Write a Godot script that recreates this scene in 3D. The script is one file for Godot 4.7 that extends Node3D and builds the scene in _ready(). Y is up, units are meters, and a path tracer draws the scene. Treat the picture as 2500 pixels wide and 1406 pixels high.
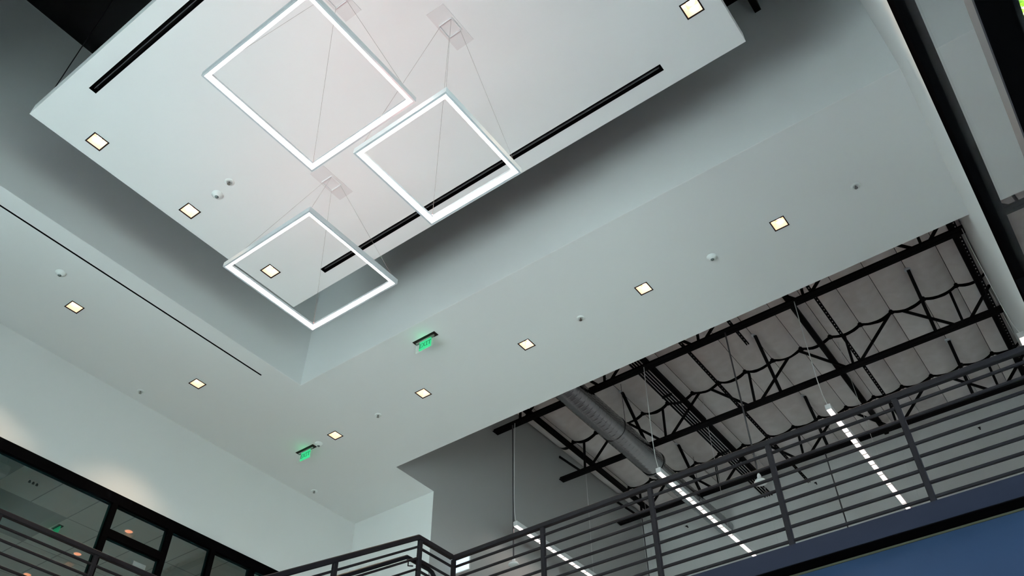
extends Node3D
# A tall office lobby seen from below: white ring ceiling with a coffer, a floating ceiling panel,
# square ring pendants, a mezzanine with steel railings and an open joist roof behind it.

const S := 7.8        # metres per plan unit (the lower ceiling hangs one unit above the eye)
const EYE := 1.6
var M := {}
var used := {}
var rng := RandomNumberGenerator.new()

# ------------------------------------------------------------------ helpers
func P(x: float, y: float, z: float) -> Vector3:
	return Vector3(x * S, EYE + y * S, z * S)

func tool() -> SurfaceTool:
	var st := SurfaceTool.new()
	st.begin(Mesh.PRIMITIVE_TRIANGLES)
	st.set_smooth_group(-1)
	return st

func tri(st: SurfaceTool, a: Vector3, b: Vector3, c: Vector3) -> void:   # counter-clockwise from outside
	st.add_vertex(a); st.add_vertex(c); st.add_vertex(b)

func quad(st: SurfaceTool, a: Vector3, b: Vector3, c: Vector3, d: Vector3) -> void:
	tri(st, a, b, c); tri(st, a, c, d)

func box(st: SurfaceTool, lo: Vector3, hi: Vector3) -> void:
	var a := Vector3(minf(lo.x, hi.x), minf(lo.y, hi.y), minf(lo.z, hi.z))
	var b := Vector3(maxf(lo.x, hi.x), maxf(lo.y, hi.y), maxf(lo.z, hi.z))
	var v := [Vector3(a.x, a.y, a.z), Vector3(b.x, a.y, a.z), Vector3(b.x, b.y, a.z), Vector3(a.x, b.y, a.z),
		Vector3(a.x, a.y, b.z), Vector3(b.x, a.y, b.z), Vector3(b.x, b.y, b.z), Vector3(a.x, b.y, b.z)]
	quad(st, v[4], v[5], v[6], v[7]); quad(st, v[1], v[0], v[3], v[2])
	quad(st, v[0], v[4], v[7], v[3]); quad(st, v[5], v[1], v[2], v[6])
	quad(st, v[7], v[6], v[2], v[3]); quad(st, v[0], v[1], v[5], v[4])

func pbox(st: SurfaceTool, x0: float, x1: float, y0: float, y1: float, z0: float, z1: float) -> void:
	box(st, P(x0, y0, z0), P(x1, y1, z1))

# a bar with chamfered edges from a to b; w across, h along "up"
func bar(st: SurfaceTool, a: Vector3, b: Vector3, w: float, h: float, c := 0.0, up := Vector3.UP) -> void:
	var d := (b - a).normalized()
	if absf(d.dot(up)) > 0.99:
		up = Vector3.FORWARD
	var s := d.cross(up).normalized()
	var u := s.cross(d).normalized()
	if c <= 0.0:
		c = minf(w, h) * 0.14
	var hw := w / 2.0
	var hh := h / 2.0
	var prof := [Vector2(hw, -hh + c), Vector2(hw, hh - c), Vector2(hw - c, hh), Vector2(-hw + c, hh), Vector2(-hw, hh - c), Vector2(-hw, -hh + c), Vector2(-hw + c, -hh), Vector2(hw - c, -hh)]
	var n := prof.size()
	for i in n:
		var p: Vector2 = prof[i]
		var q: Vector2 = prof[(i + 1) % n]
		quad(st, a + s * p.x + u * p.y, b + s * p.x + u * p.y, b + s * q.x + u * q.y, a + s * q.x + u * q.y)
	for i in range(1, n - 1):
		var p0: Vector2 = prof[0]
		var p1: Vector2 = prof[i]
		var p2: Vector2 = prof[i + 1]
		tri(st, a + s * p0.x + u * p0.y, a + s * p1.x + u * p1.y, a + s * p2.x + u * p2.y)
		tri(st, b + s * p0.x + u * p0.y, b + s * p2.x + u * p2.y, b + s * p1.x + u * p1.y)

# a round tube along a list of points, closed at both ends
func tube(st: SurfaceTool, pts: Array, r: float, n := 8) -> void:
	st.set_smooth_group(0)
	var rings := []
	var ref := Vector3.UP
	var d0: Vector3 = (pts[1] - pts[0]).normalized()
	if absf(d0.dot(ref)) > 0.95:
		ref = Vector3.RIGHT
	for i in pts.size():
		var d: Vector3
		if i == 0:
			d = d0
		elif i == pts.size() - 1:
			d = (pts[i] - pts[i - 1]).normalized()
		else:
			d = ((pts[i] - pts[i - 1]).normalized() + (pts[i + 1] - pts[i]).normalized()).normalized()
		var s := d.cross(ref).normalized()
		var u := s.cross(d).normalized()
		var ring := []
		for k in n:
			var t := TAU * k / n
			ring.append(pts[i] + s * cos(t) * r + u * sin(t) * r)
		rings.append(ring)
	for i in range(pts.size() - 1):
		for k in n:
			var k2 := (k + 1) % n
			quad(st, rings[i][k], rings[i + 1][k], rings[i + 1][k2], rings[i][k2])
	st.set_smooth_group(-1)
	for k in range(1, n - 1):
		tri(st, rings[0][0], rings[0][k], rings[0][k + 1])
		var e: Array = rings[rings.size() - 1]
		tri(st, e[0], e[k + 1], e[k])

# a lathe about the vertical through at; prof runs from the top down, (radius, y)
func lathe(st: SurfaceTool, at: Vector3, prof: Array, n := 20, smooth := true) -> void:
	st.set_smooth_group(0 if smooth else -1)
	for i in range(prof.size() - 1):
		var p: Vector2 = prof[i]
		var q: Vector2 = prof[i + 1]
		for k in n:
			var t := TAU * k / n
			var t2 := TAU * (k + 1) / n
			var a := at + Vector3(cos(t) * p.x, p.y, sin(t) * p.x)
			var b := at + Vector3(cos(t2) * p.x, p.y, sin(t2) * p.x)
			var c := at + Vector3(cos(t2) * q.x, q.y, sin(t2) * q.x)
			var d := at + Vector3(cos(t) * q.x, q.y, sin(t) * q.x)
			if p.x > 1e-5:
				tri(st, a, b, c)
			if q.x > 1e-5:
				tri(st, a, c, d)
	st.set_smooth_group(-1)

# a flat slab made of rectangles (x0,z0,x1,z1) with rectangular holes cut through it
func slab(st: SurfaceTool, rects: Array, holes: Array, y0: float, y1: float) -> void:
	var xs := []
	var zs := []
	for r in rects + holes:
		for v in [r[0], r[2]]:
			if not xs.has(v):
				xs.append(v)
		for v in [r[1], r[3]]:
			if not zs.has(v):
				zs.append(v)
	xs.sort(); zs.sort()
	var solid := func(i: int, k: int) -> bool:
		if i < 0 or k < 0 or i >= xs.size() - 1 or k >= zs.size() - 1:
			return false
		var cx: float = (xs[i] + xs[i + 1]) / 2.0
		var cz: float = (zs[k] + zs[k + 1]) / 2.0
		for h in holes:
			if cx > h[0] and cx < h[2] and cz > h[1] and cz < h[3]:
				return false
		for r in rects:
			if cx > r[0] and cx < r[2] and cz > r[1] and cz < r[3]:
				return true
		return false
	for i in range(xs.size() - 1):
		for k in range(zs.size() - 1):
			if not solid.call(i, k):
				continue
			var a: float = xs[i]
			var b: float = xs[i + 1]
			var c: float = zs[k]
			var d: float = zs[k + 1]
			quad(st, P(a, y0, c), P(b, y0, c), P(b, y0, d), P(a, y0, d))
			quad(st, P(a, y1, d), P(b, y1, d), P(b, y1, c), P(a, y1, c))
			if not solid.call(i - 1, k):
				quad(st, P(a, y0, c), P(a, y0, d), P(a, y1, d), P(a, y1, c))
			if not solid.call(i + 1, k):
				quad(st, P(b, y0, d), P(b, y0, c), P(b, y1, c), P(b, y1, d))
			if not solid.call(i, k - 1):
				quad(st, P(b, y0, c), P(a, y0, c), P(a, y1, c), P(b, y1, c))
			if not solid.call(i, k + 1):
				quad(st, P(a, y0, d), P(b, y0, d), P(b, y1, d), P(a, y1, d))

func numbered(called: String) -> String:
	var n: int = used.get(called, 0)
	used[called] = n + 1
	return called if n == 0 else "%s_%03d" % [called, n]

func meta(o: Node, label: String, category: String, group := "", kind := "") -> void:
	if label: o.set_meta("label", label)
	if category: o.set_meta("category", category)
	if group: o.set_meta("group", group)
	if kind: o.set_meta("kind", kind)

func mesh_of(st: SurfaceTool) -> ArrayMesh:
	st.generate_normals()
	return st.commit()

func put(called: String, st: SurfaceTool, m: Material, parent: Node = null) -> MeshInstance3D:
	return put_mesh(called, mesh_of(st), m, parent)

func put_mesh(called: String, mesh: Mesh, m: Material, parent: Node = null) -> MeshInstance3D:
	var o := MeshInstance3D.new()
	o.mesh = mesh
	o.material_override = m
	if parent == null:
		o.name = numbered(called)
		add_child(o)
	else:
		o.name = called
		parent.add_child(o, true)
	return o

func thing(called: String, label: String, category: String, group := "", at := Vector3.ZERO, kind := "") -> Node3D:
	var o := Node3D.new()
	o.name = numbered(called)
	add_child(o)
	o.position = at
	meta(o, label, category, group, kind)
	return o

func setting(called: String, st: SurfaceTool, m: Material, label: String, category: String) -> MeshInstance3D:
	var o := put(called, st, m)
	meta(o, label, category, "", "structure")
	return o

func mat(called: String, c: Color, rough := 0.8, metal := 0.0, spec := 0.5) -> StandardMaterial3D:
	var m := StandardMaterial3D.new()
	m.resource_name = called
	m.albedo_color = c
	m.roughness = rough
	m.metallic = metal
	m.metallic_specular = spec
	M[called] = m
	return m

func glow(called: String, c: Color, energy: float) -> StandardMaterial3D:
	var m := mat(called, Color(0.9, 0.9, 0.9), 0.5)
	m.emission_enabled = true
	m.emission = c
	m.emission_energy_multiplier = energy
	return m

func noise_tex(seed_: int, freq: float, lo: Color, hi: Color, size := 256) -> NoiseTexture2D:
	var n := FastNoiseLite.new()
	n.seed = seed_
	n.frequency = freq
	n.fractal_octaves = 4
	var t := NoiseTexture2D.new()
	t.width = size; t.height = size
	t.seamless = true
	t.noise = n
	var g := Gradient.new()
	g.set_color(0, lo); g.set_color(1, hi)
	t.color_ramp = g
	return t

func textured(m: StandardMaterial3D, t: Texture2D, scale: float) -> void:
	m.albedo_texture = t
	m.uv1_triplanar = true
	m.uv1_world_triplanar = true
	m.uv1_scale = Vector3.ONE * scale

func area_light(parent: Node, called: String, at: Vector3, down: bool, along_x: bool, size: Vector2, c: Color, energy: float) -> void:
	var l := AreaLight3D.new()
	l.name = called
	l.area_size = size
	l.light_color = c
	l.light_energy = energy
	l.area_normalize_energy = true
	l.area_range = 30.0
	l.area_attenuation = 2.0
	l.shadow_enabled = true
	parent.add_child(l, true)
	l.position = at
	l.rotation = Vector3(-PI / 2 if down else PI / 2, 0.0 if along_x else PI / 2, 0)

# ------------------------------------------------------------------ scene
func _ready() -> void:
	rng.seed = 7
	setup_view()
	materials()
	shell()
	windows()
	roof()
	mezzanine()
	ceiling_panel()
	ring_pendants()
	downlights()
	ceiling_devices()
	exit_signs()
	roof_services()
	linear_pendants()
	office()
	outside()

func setup_view() -> void:
	var cam := Camera3D.new()
	cam.name = "camera"
	cam.fov = 37.26
	cam.near = 0.02
	cam.far = 400.0
	cam.position = Vector3(0, EYE, 0)
	cam.rotation = Vector3(deg_to_rad(44.106), deg_to_rad(36.225), deg_to_rad(-0.456))
	add_child(cam)
	cam.current = true
	var env := Environment.new()
	env.background_mode = Environment.BG_SKY
	var sm := ProceduralSkyMaterial.new()
	sm.sky_top_color = Color(0.40, 0.57, 0.82)
	sm.sky_horizon_color = Color(0.72, 0.82, 0.92)
	sm.ground_bottom_color = Color(0.4, 0.42, 0.42)
	sm.ground_horizon_color = Color(0.6, 0.64, 0.66)
	sm.sky_energy_multiplier = 1.0
	var sky := Sky.new()
	sky.sky_material = sm
	env.sky = sky
	env.background_energy_multiplier = 2.4
	env.tonemap_mode = Environment.TONE_MAPPER_LINEAR
	env.tonemap_exposure = 1.3
	env.sdfgi_enabled = true
	env.ssao_enabled = true
	env.ssil_enabled = true
	var we := WorldEnvironment.new()
	we.name = "world_environment"
	we.environment = env
	add_child(we)
	var sun := DirectionalLight3D.new()
	sun.name = "sun"
	sun.light_color = Color(0.92, 1.0, 1.0)
	sun.light_energy = 88.0
	sun.light_angular_distance = 0.6
	sun.shadow_enabled = true
	sun.sky_mode = DirectionalLight3D.SKY_MODE_LIGHT_ONLY
	add_child(sun)
	# the sun stands high over the street and shines in through the front glazing
	var from := Vector3(-0.70, 1.30, 0.87)
	sun.look_at_from_position(from * 20.0, Vector3.ZERO, Vector3.UP)

func materials() -> void:
	mat("white_paint", Color(0.905, 0.915, 0.912), 0.75, 0.0, 0.3)
	mat("ceiling_paint_shaded", Color(0.882, 0.892, 0.89), 0.75, 0.0, 0.3)  # same white as the panel, greyed for the weaker light on the lower ceiling
	mat("panel_paint_lit", Color(0.93, 0.935, 0.932), 0.75, 0.0, 0.3)  # same white, raised for the stronger light on the panel
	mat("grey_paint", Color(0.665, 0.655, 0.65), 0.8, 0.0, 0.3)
	mat("wall_paint", Color(0.85, 0.85, 0.845), 0.75, 0.0, 0.3)
	mat("canopy_shade_tone", Color(0.88, 0.87, 0.868), 0.6, 0.0, 0.3)  # white plate, its soft shade put into the colour
	mat("black_paint", Color(0.045, 0.045, 0.05), 0.7, 0.0, 0.3)
	mat("black_steel", Color(0.05, 0.048, 0.05), 0.6, 0.0, 0.18)
	mat("rail_steel", Color(0.115, 0.11, 0.12), 0.5, 0.0, 0.16)
	mat("fascia_steel", Color(0.125, 0.14, 0.19), 0.45, 0.0, 0.16)  # blue cast of the sky light is put into this dark colour
	mat("frame_black", Color(0.03, 0.03, 0.034), 0.6, 0.0, 0.0)
	mat("frame_grey", Color(0.33, 0.32, 0.33), 0.45, 0.3, 0.5)
	mat("blue_paint", Color(0.14, 0.205, 0.30), 0.45, 0.0, 0.25)
	mat("aluminium", Color(0.80, 0.81, 0.82), 0.4, 0.25, 0.5)
	mat("white_metal", Color(0.90, 0.90, 0.90), 0.45, 0.0, 0.5)
	mat("cable", Color(0.62, 0.60, 0.58), 0.4, 0.5, 0.5)
	mat("white_cable", Color(0.85, 0.85, 0.84), 0.5)
	mat("hanger", Color(0.10, 0.10, 0.11), 0.5)
	mat("trim_dark", Color(0.13, 0.11, 0.105), 0.5, 0.0, 0.2)
	mat("olive_trim", Color(0.27, 0.27, 0.22), 0.6, 0.0, 0.2)
	mat("reflector", Color(0.97, 0.93, 0.88), 0.35, 0.0, 0.5)
	mat("plastic_white", Color(0.88, 0.90, 0.89), 0.4)
	mat("lens_grey", Color(0.38, 0.42, 0.42), 0.25)
	mat("chrome", Color(0.6, 0.6, 0.58), 0.25, 0.8)
	mat("galvanised", Color(0.62, 0.62, 0.63), 0.2, 1.0, 0.5)
	mat("insulation", Color(0.91, 0.88, 0.87), 0.7, 0.0, 0.3)
	textured(M.insulation, noise_tex(4, 0.012, Color(0.93, 0.92, 0.91), Color(1, 1, 1)), 0.9)
	mat("tile", Color(0.78, 0.86, 0.86), 0.9)
	mat("tile_dark", Color(0.56, 0.63, 0.63), 0.9)
	mat("carpet", Color(0.62, 0.63, 0.63), 0.95)
	mat("concrete_floor", Color(0.76, 0.775, 0.775), 0.5)
	textured(M.concrete_floor, noise_tex(9, 0.01, Color(0.86, 0.86, 0.86), Color(1, 1, 1)), 0.2)
	mat("pavement", Color(0.36, 0.37, 0.37), 0.9)
	textured(M.pavement, noise_tex(11, 0.02, Color(0.9, 0.9, 0.9), Color(1, 1, 1)), 0.1)
	mat("dark_ground", Color(0.19, 0.205, 0.20), 1.0, 0.0, 0.0)  # dark ground colour, picked to stop sunlight bouncing indoors
	textured(M.dark_ground, noise_tex(15, 0.05, Color(0.6, 0.6, 0.6), Color(1, 1, 1)), 0.4)
	mat("bark", Color(0.33, 0.27, 0.22), 0.9)
	mat("leaf", Color(0.50, 0.62, 0.18), 0.7)
	M.leaf.backlight_enabled = true
	M.leaf.backlight = Color(0.45, 0.55, 0.12)
	var g := mat("glass", Color(1, 1, 1, 0.04), 0.0)
	g.transparency = BaseMaterial3D.TRANSPARENCY_ALPHA
	var g3 := mat("tinted_glass", Color(0.14, 0.31, 0.32, 0.17), 0.0)
	g3.transparency = BaseMaterial3D.TRANSPARENCY_ALPHA
	var g2 := mat("acrylic", Color(0.85, 0.95, 0.9, 0.12), 0.05)
	g2.transparency = BaseMaterial3D.TRANSPARENCY_ALPHA
	glow("ring_lens_light", Color(1.0, 0.965, 0.95), 2.2)
	glow("ring_uplight_lens", Color(1.0, 0.62, 0.58), 2.5)
	glow("downlight_lamp", Color(1.0, 0.80, 0.66), 13.0)
	glow("linear_lens_light", Color(1.0, 0.90, 0.86), 2.2)
	glow("exit_green_light", Color(0.20, 0.84, 0.55), 0.72).albedo_color = Color(0.12, 0.30, 0.22)
	glow("exit_letter_light", Color(0.03, 0.50, 0.30), 0.7).albedo_color = Color(0.06, 0.22, 0.15)
	glow("display_light", Color(0.72, 0.82, 0.90), 0.85)

const WL := -1.378    # left wall
const WR := 0.055     # window wall on the right
const CL := -1.09     # coffer: left, far and near edges
const CF := -0.805
const CN := 0.0
const NIB := -1.137   # side wall of the mezzanine room
const NIBZ := -1.25
const EDGE := -1.126  # where the lower ceiling ends
const ZB := -2.24     # back wall
const ZF := 0.65      # front (street) wall
const FL := -0.2051   # ground floor
const MZ := 0.437     # mezzanine floor
const TOP := 1.43     # roof deck
const DL := 0.0118    # half opening of a downlight
const LOWER_LIGHTS := [[-0.189, -0.967], [-0.433, -0.967], [-0.676, -0.966], [-0.920, -0.964], [-1.156, -0.963], [-1.242, -0.684], [-1.238, -0.420]]
const PANEL_LIGHTS := [[-0.904, -0.237], [-0.904, -0.399], [-0.904, -0.562], [-0.127, -0.561]]
const SLOT_LEFT := [-1.1275, -0.739, -1.1240, 0.2]
const SLOT_A := [-0.835, -0.6185, -0.199, -0.6075]
const SLOT_B := [-0.836, -0.1885, -0.199, -0.1775]

func shell() -> void:
	var st := tool()
	pbox(st, WL - 0.6, WR + 0.03, FL - 0.03, FL, ZB - 0.05, ZF + 0.03)
	setting("floor", st, M.concrete_floor, "grey polished concrete floor of the lobby", "floor")
	# lower ring ceiling with its openings
	st = tool()
	var holes := []
	for p in LOWER_LIGHTS:
		holes.append([p[0] - DL, p[1] - DL, p[0] + DL, p[1] + DL])
	holes.append(SLOT_LEFT)
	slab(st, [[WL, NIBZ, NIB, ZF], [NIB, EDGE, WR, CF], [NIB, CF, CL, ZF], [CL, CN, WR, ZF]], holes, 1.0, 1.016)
	var low := setting("ceiling", st, M.ceiling_paint_shaded, "smooth white lower ceiling around the deep coffer", "ceiling")
	# coffer walls
	st = tool(); pbox(st, CL - 0.02, CL, 1.016, 1.385, CF - 0.02, CN + 0.02)
	pbox(st, CL - 0.0005, CL + 0.0006, 1.0003, 1.385, CF, CN)
	setting("wall_coffer_left", st, M.white_paint, "left white side of the ceiling coffer, dark towards the top", "wall")
	st = tool(); pbox(st, CL, WR, 1.016, 1.372, CF - 0.02, CF)
	pbox(st, CL, WR, 1.0003, 1.372, CF - 0.0005, CF + 0.0006)
	setting("wall_coffer_far", st, M.white_paint, "far white side of the coffer with a soft band of shade", "wall")
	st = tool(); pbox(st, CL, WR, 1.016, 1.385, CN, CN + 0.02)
	setting("wall_coffer_near", st, M.black_paint, "near side of the ceiling coffer overhead, blackened to cut bounced light", "wall")  # unseen side, coloured black so less light bounces inside the coffer
	# black deck above the coffer
	st = tool(); pbox(st, WL - 0.03, WR + 0.03, TOP, TOP + 0.02, EDGE - 0.012, ZF + 0.03)
	setting("ceiling_plenum", st, M.black_paint, "black roof deck above the ceiling coffer", "ceiling")
	st = tool(); pbox(st, NIB, WR, 1.016, TOP, EDGE, EDGE + 0.012)
	setting("wall_bulkhead", st, M.white_paint, "white bulkhead above the far edge of the lower ceiling", "wall")
	# walls
	st = tool()
	pbox(st, WL - 0.03, WL, 0.808, TOP, NIBZ - 0.03, ZF + 0.03)
	pbox(st, WL - 0.03, WL, FL, MZ, NIBZ - 0.03, ZF + 0.03)
	pbox(st, WL - 0.03, WL, MZ, 0.808, 0.20, ZF + 0.03)
	pbox(st, WL - 0.03, WL, MZ, 0.808, NIBZ - 0.03, -1.10)
	setting("wall_left", st, M.wall_paint, "white wall above the dark framed glazing at left", "wall")
	st = tool(); pbox(st, WL, NIB, FL, TOP, NIBZ - 0.03, NIBZ)
	setting("wall_nib", st, M.white_paint, "narrow white wall closing the end of the walkway", "wall")
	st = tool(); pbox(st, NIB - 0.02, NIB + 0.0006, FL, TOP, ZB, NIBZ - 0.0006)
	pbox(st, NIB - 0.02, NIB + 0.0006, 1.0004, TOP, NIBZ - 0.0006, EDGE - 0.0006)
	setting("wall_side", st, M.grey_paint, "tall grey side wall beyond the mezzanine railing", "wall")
	st = tool(); pbox(st, NIB - 0.02, WR + 0.03, FL, TOP, ZB - 0.03, ZB)
	setting("wall_back", st, M.wall_paint, "grey back wall under the open roof joists", "wall")
	st = tool()
	pbox(st, WR, WR + 0.03, 0.748, TOP, ZB, ZF + 0.03)
	pbox(st, WR, WR + 0.03, FL, 0.748, ZB, -2.0)
	pbox(st, WR, WR + 0.03, FL, 0.748, 0.25, ZF + 0.03)
	setting("wall_right", st, M.white_paint, "white header wall above the black window frame at right", "wall")
	st = tool()
	pbox(st, WL, WR, 0.20, TOP, ZF, ZF + 0.03)
	pbox(st, WL, -1.37, FL, 0.20, ZF, ZF + 0.03)
	pbox(st, -0.62, WR, FL, 0.20, ZF, ZF + 0.03)
	setting("wall_front", st, M.white_paint, "white street wall above the tall front glazing", "wall")
	# slot diffuser in the left strip of the lower ceiling
	slot_diffuser(low, SLOT_LEFT, 1.0, 1, "thin black slot diffuser running along the left strip of the lower ceiling", 0.012)

func slot_diffuser(owner_: Node, r: Array, y: float, blades: int, label: String, deep := 0.010) -> void:
	var t := Node3D.new()
	t.name = "slot_diffuser"
	t.set_meta("label", label)
	owner_.add_child(t, true)
	var along_x: bool = (r[2] - r[0]) > (r[3] - r[1])
	var lip := 0.0006
	var st := tool()
	pbox(st, r[0], r[2], y + deep, y + deep + 0.002, r[1], r[3])
	put("housing", st, M.black_paint, t)
	st = tool()
	pbox(st, r[0], r[0] + lip, y, y + deep, r[1], r[3])
	pbox(st, r[2] - lip, r[2], y, y + deep, r[1], r[3])
	pbox(st, r[0] + lip, r[2] - lip, y, y + deep, r[1], r[1] + lip)
	pbox(st, r[0] + lip, r[2] - lip, y, y + deep, r[3] - lip, r[3])
	put("rim", st, M.frame_black, t)
	for k in blades:
		st = tool()
		var f := (k + 1.0) / (blades + 1.0)
		if along_x:
			var z: float = lerpf(r[1], r[3], f)
			bar(st, P(r[0] + 0.004, y + 0.003, z), P(r[2] - 0.004, y + 0.003, z), 0.004, 0.03)
		else:
			var x: float = lerpf(r[0], r[2], f)
			bar(st, P(x, y + 0.004, r[1] + 0.002), P(x, y + 0.004, r[3] - 0.002), 0.004, 0.02)
		put("blade", st, M.frame_grey, t)

func pane(parent: Node, lo: Vector3, hi: Vector3, m: Material = null) -> void:
	var st := tool()
	box(st, lo, hi)
	put("pane", st, m if m else M.glass, parent)

func frame_bar(parent: Node, called: String, lo: Vector3, hi: Vector3, m: Material) -> void:
	var st := tool()
	box(st, lo, hi)
	put(called, st, m, parent)

func windows() -> void:
	# window wall at right, seen at a grazing angle
	var w := thing("window_1", "black framed window wall at right mirroring the ceiling", "window", "", Vector3.ZERO, "structure")
	var x0 := 0.055
	var x1 := 0.0645
	var gx := 0.0625
	frame_bar(w, "head", P(x0, 0.688, -2.0), P(0.0865, 0.748, 0.25), M.frame_black)
	frame_bar(w, "transom", P(0.0505, 0.3125, -2.0), P(x1, 0.331, 0.25), M.frame_black)
	frame_bar(w, "cover_strip", P(0.0498, 0.3130, -2.0), P(0.0506, 0.3305, 0.25), M.frame_grey)
	frame_bar(w, "sill", P(x0, FL, -2.0), P(x1, FL + 0.012, 0.25), M.frame_black)
	var zs := [-2.0, -1.64, -1.28, -0.918, -0.06, 0.243]
	for z in zs:
		frame_bar(w, "mullion", P(0.052, FL + 0.012, z), P(x1, 0.688, z + 0.008), M.frame_black)
	for i in range(zs.size() - 1):
		pane(w, P(gx, 0.331, zs[i] + 0.008), P(gx + 0.0012, 0.688, zs[i + 1]))
		pane(w, P(gx, FL + 0.012, zs[i] + 0.008), P(gx + 0.0012, 0.3125, zs[i + 1]))
	# glazed office front at left on the upper floor
	w = thing("window_2", "dark framed office glazing behind the left walkway railing", "window", "", Vector3.ZERO, "structure")
	var a := WL - 0.013
	var b := WL + 0.002
	frame_bar(w, "head", P(a, 0.789, -1.10), P(b, 0.808, 0.20), M.frame_black)
	frame_bar(w, "sill", P(a, MZ, -1.10), P(b, MZ + 0.012, 0.20), M.frame_black)
	zs = [-1.10, -1.000, -0.9010, -0.8020, -0.6820, -0.32, 0.0, 0.19]
	for z in zs:
		frame_bar(w, "mullion", P(a, MZ + 0.012, z), P(b, 0.789, z + 0.0105), M.frame_black)
	frame_bar(w, "transom", P(a, 0.7285, -0.7915), P(b, 0.7425, -0.6820), M.frame_black)
	for i in range(zs.size() - 1):
		var g0: float = zs[i] + 0.0105
		if i == 3:
			pane(w, P(WL - 0.006, 0.7425, g0), P(WL - 0.005, 0.789, zs[i + 1]), M.tinted_glass)
			pane(w, P(WL - 0.006, MZ + 0.012, g0), P(WL - 0.005, 0.7285, zs[i + 1]), M.tinted_glass)
		else:
			pane(w, P(WL - 0.006, MZ + 0.012, g0), P(WL - 0.005, 0.789, zs[i + 1]), M.tinted_glass)
	var st := tool()
	bar(st, P(WL - 0.018, 0.712, -0.778), P(WL - 0.018, 0.712, -0.752), 0.05, 0.07)
	put("door_closer", st, M.plastic_white, w)
	# street glazing behind the viewer
	w = thing("window_3", "tall street glazing of the lobby front", "window", "", Vector3.ZERO, "structure")
	frame_bar(w, "head", P(-1.37, 0.188, ZF), P(-0.62, 0.20, ZF + 0.018), M.frame_black)
	frame_bar(w, "sill", P(-1.37, FL, ZF), P(-0.62, FL + 0.012, ZF + 0.018), M.frame_black)
	var n := 4
	for k in n + 1:
		var x := lerpf(-1.37, -0.628, float(k) / n)
		frame_bar(w, "mullion", P(x, FL + 0.012, ZF), P(x + 0.008, 0.188, ZF + 0.018), M.frame_black)
		if k < n:
			var x2 := lerpf(-1.37, -0.628, float(k + 1) / n)
			pane(w, P(x + 0.008, FL + 0.012, ZF + 0.009), P(x2, 0.188, ZF + 0.010))

# ------------------------------------------------------------------ open roof over the mezzanine
const JZ := [-1.470, -1.776, -2.087]
const JY := [1.2745, 1.282, 1.284]
const YN := 1.393     # where the insulation is pinned to the top chord

func node_x(k: int) -> float:
	return -0.0104 - 0.07675 * k

func batt(x0: float, x1: float, z0: float, z1: float, seed_: int) -> ArrayMesh:
	var st := tool()
	st.set_smooth_group(0)
	var nu := 12
	var nv := 18
	var nz := FastNoiseLite.new()
	nz.seed = seed_
	nz.frequency = 0.55
	var grid := []
	for j in nv + 1:
		var row := []
		for i in nu + 1:
			var u := float(i) / nu
			var v := float(j) / nv
			var x := lerpf(x0, x1, u)
			var z := lerpf(z0, z1, v)
			var p := P(x, YN, z)
			var arch := pow(sin(PI * u), 0.75)
			p.y -= 0.115 * arch * (0.85 + 0.15 * sin(PI * v))
			p.y += 0.035 * nz.get_noise_2d(p.x * 2.2, p.z * 1.1) * sin(PI * u)
			row.append(p)
		grid.append(row)
	for j in nv:
		for i in nu:
			quad(st, grid[j][i], grid[j][i + 1], grid[j + 1][i + 1], grid[j + 1][i])
	return mesh_of(st)

func roof() -> void:
	var t := thing("ceiling_roof", "open roof lined with sagging grey insulation blankets", "ceiling", "", Vector3.ZERO, "structure")
	var st := tool()
	pbox(st, NIB - 0.02, WR + 0.03, TOP, TOP + 0.02, ZB - 0.03, EDGE - 0.012)
	put("deck", st, M.black_paint, t)
	var zs := [EDGE - 0.002, JZ[0], JZ[1], JZ[2], ZB]
	var seed_ := 0
	for b in 4:
		for k in range(-1, 15):
			var x0 := maxf(node_x(k + 1), NIB + 0.001)
			var x1 := minf(node_x(k), WR - 0.001)
			if x1 - x0 < 0.02:
				continue
			seed_ += 1
			var z0: float = zs[b + 1] + (0.006 if b < 3 else 0.0)
			var z1: float = zs[b] - (0.006 if b > 0 else 0.0)
			put_mesh("insulation_blanket", batt(x0 + 0.0006, x1 - 0.0006, z0, z1, seed_), M.insulation, t)
	var words := ["nearest roof joist, running just behind the lower ceiling edge", "middle roof joist crossing above the spiral duct's far section", "farthest roof joist, close to the grey back wall"]
	for j in 3:
		roof_joist(JZ[j], "black steel " + words[j], j)

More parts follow.
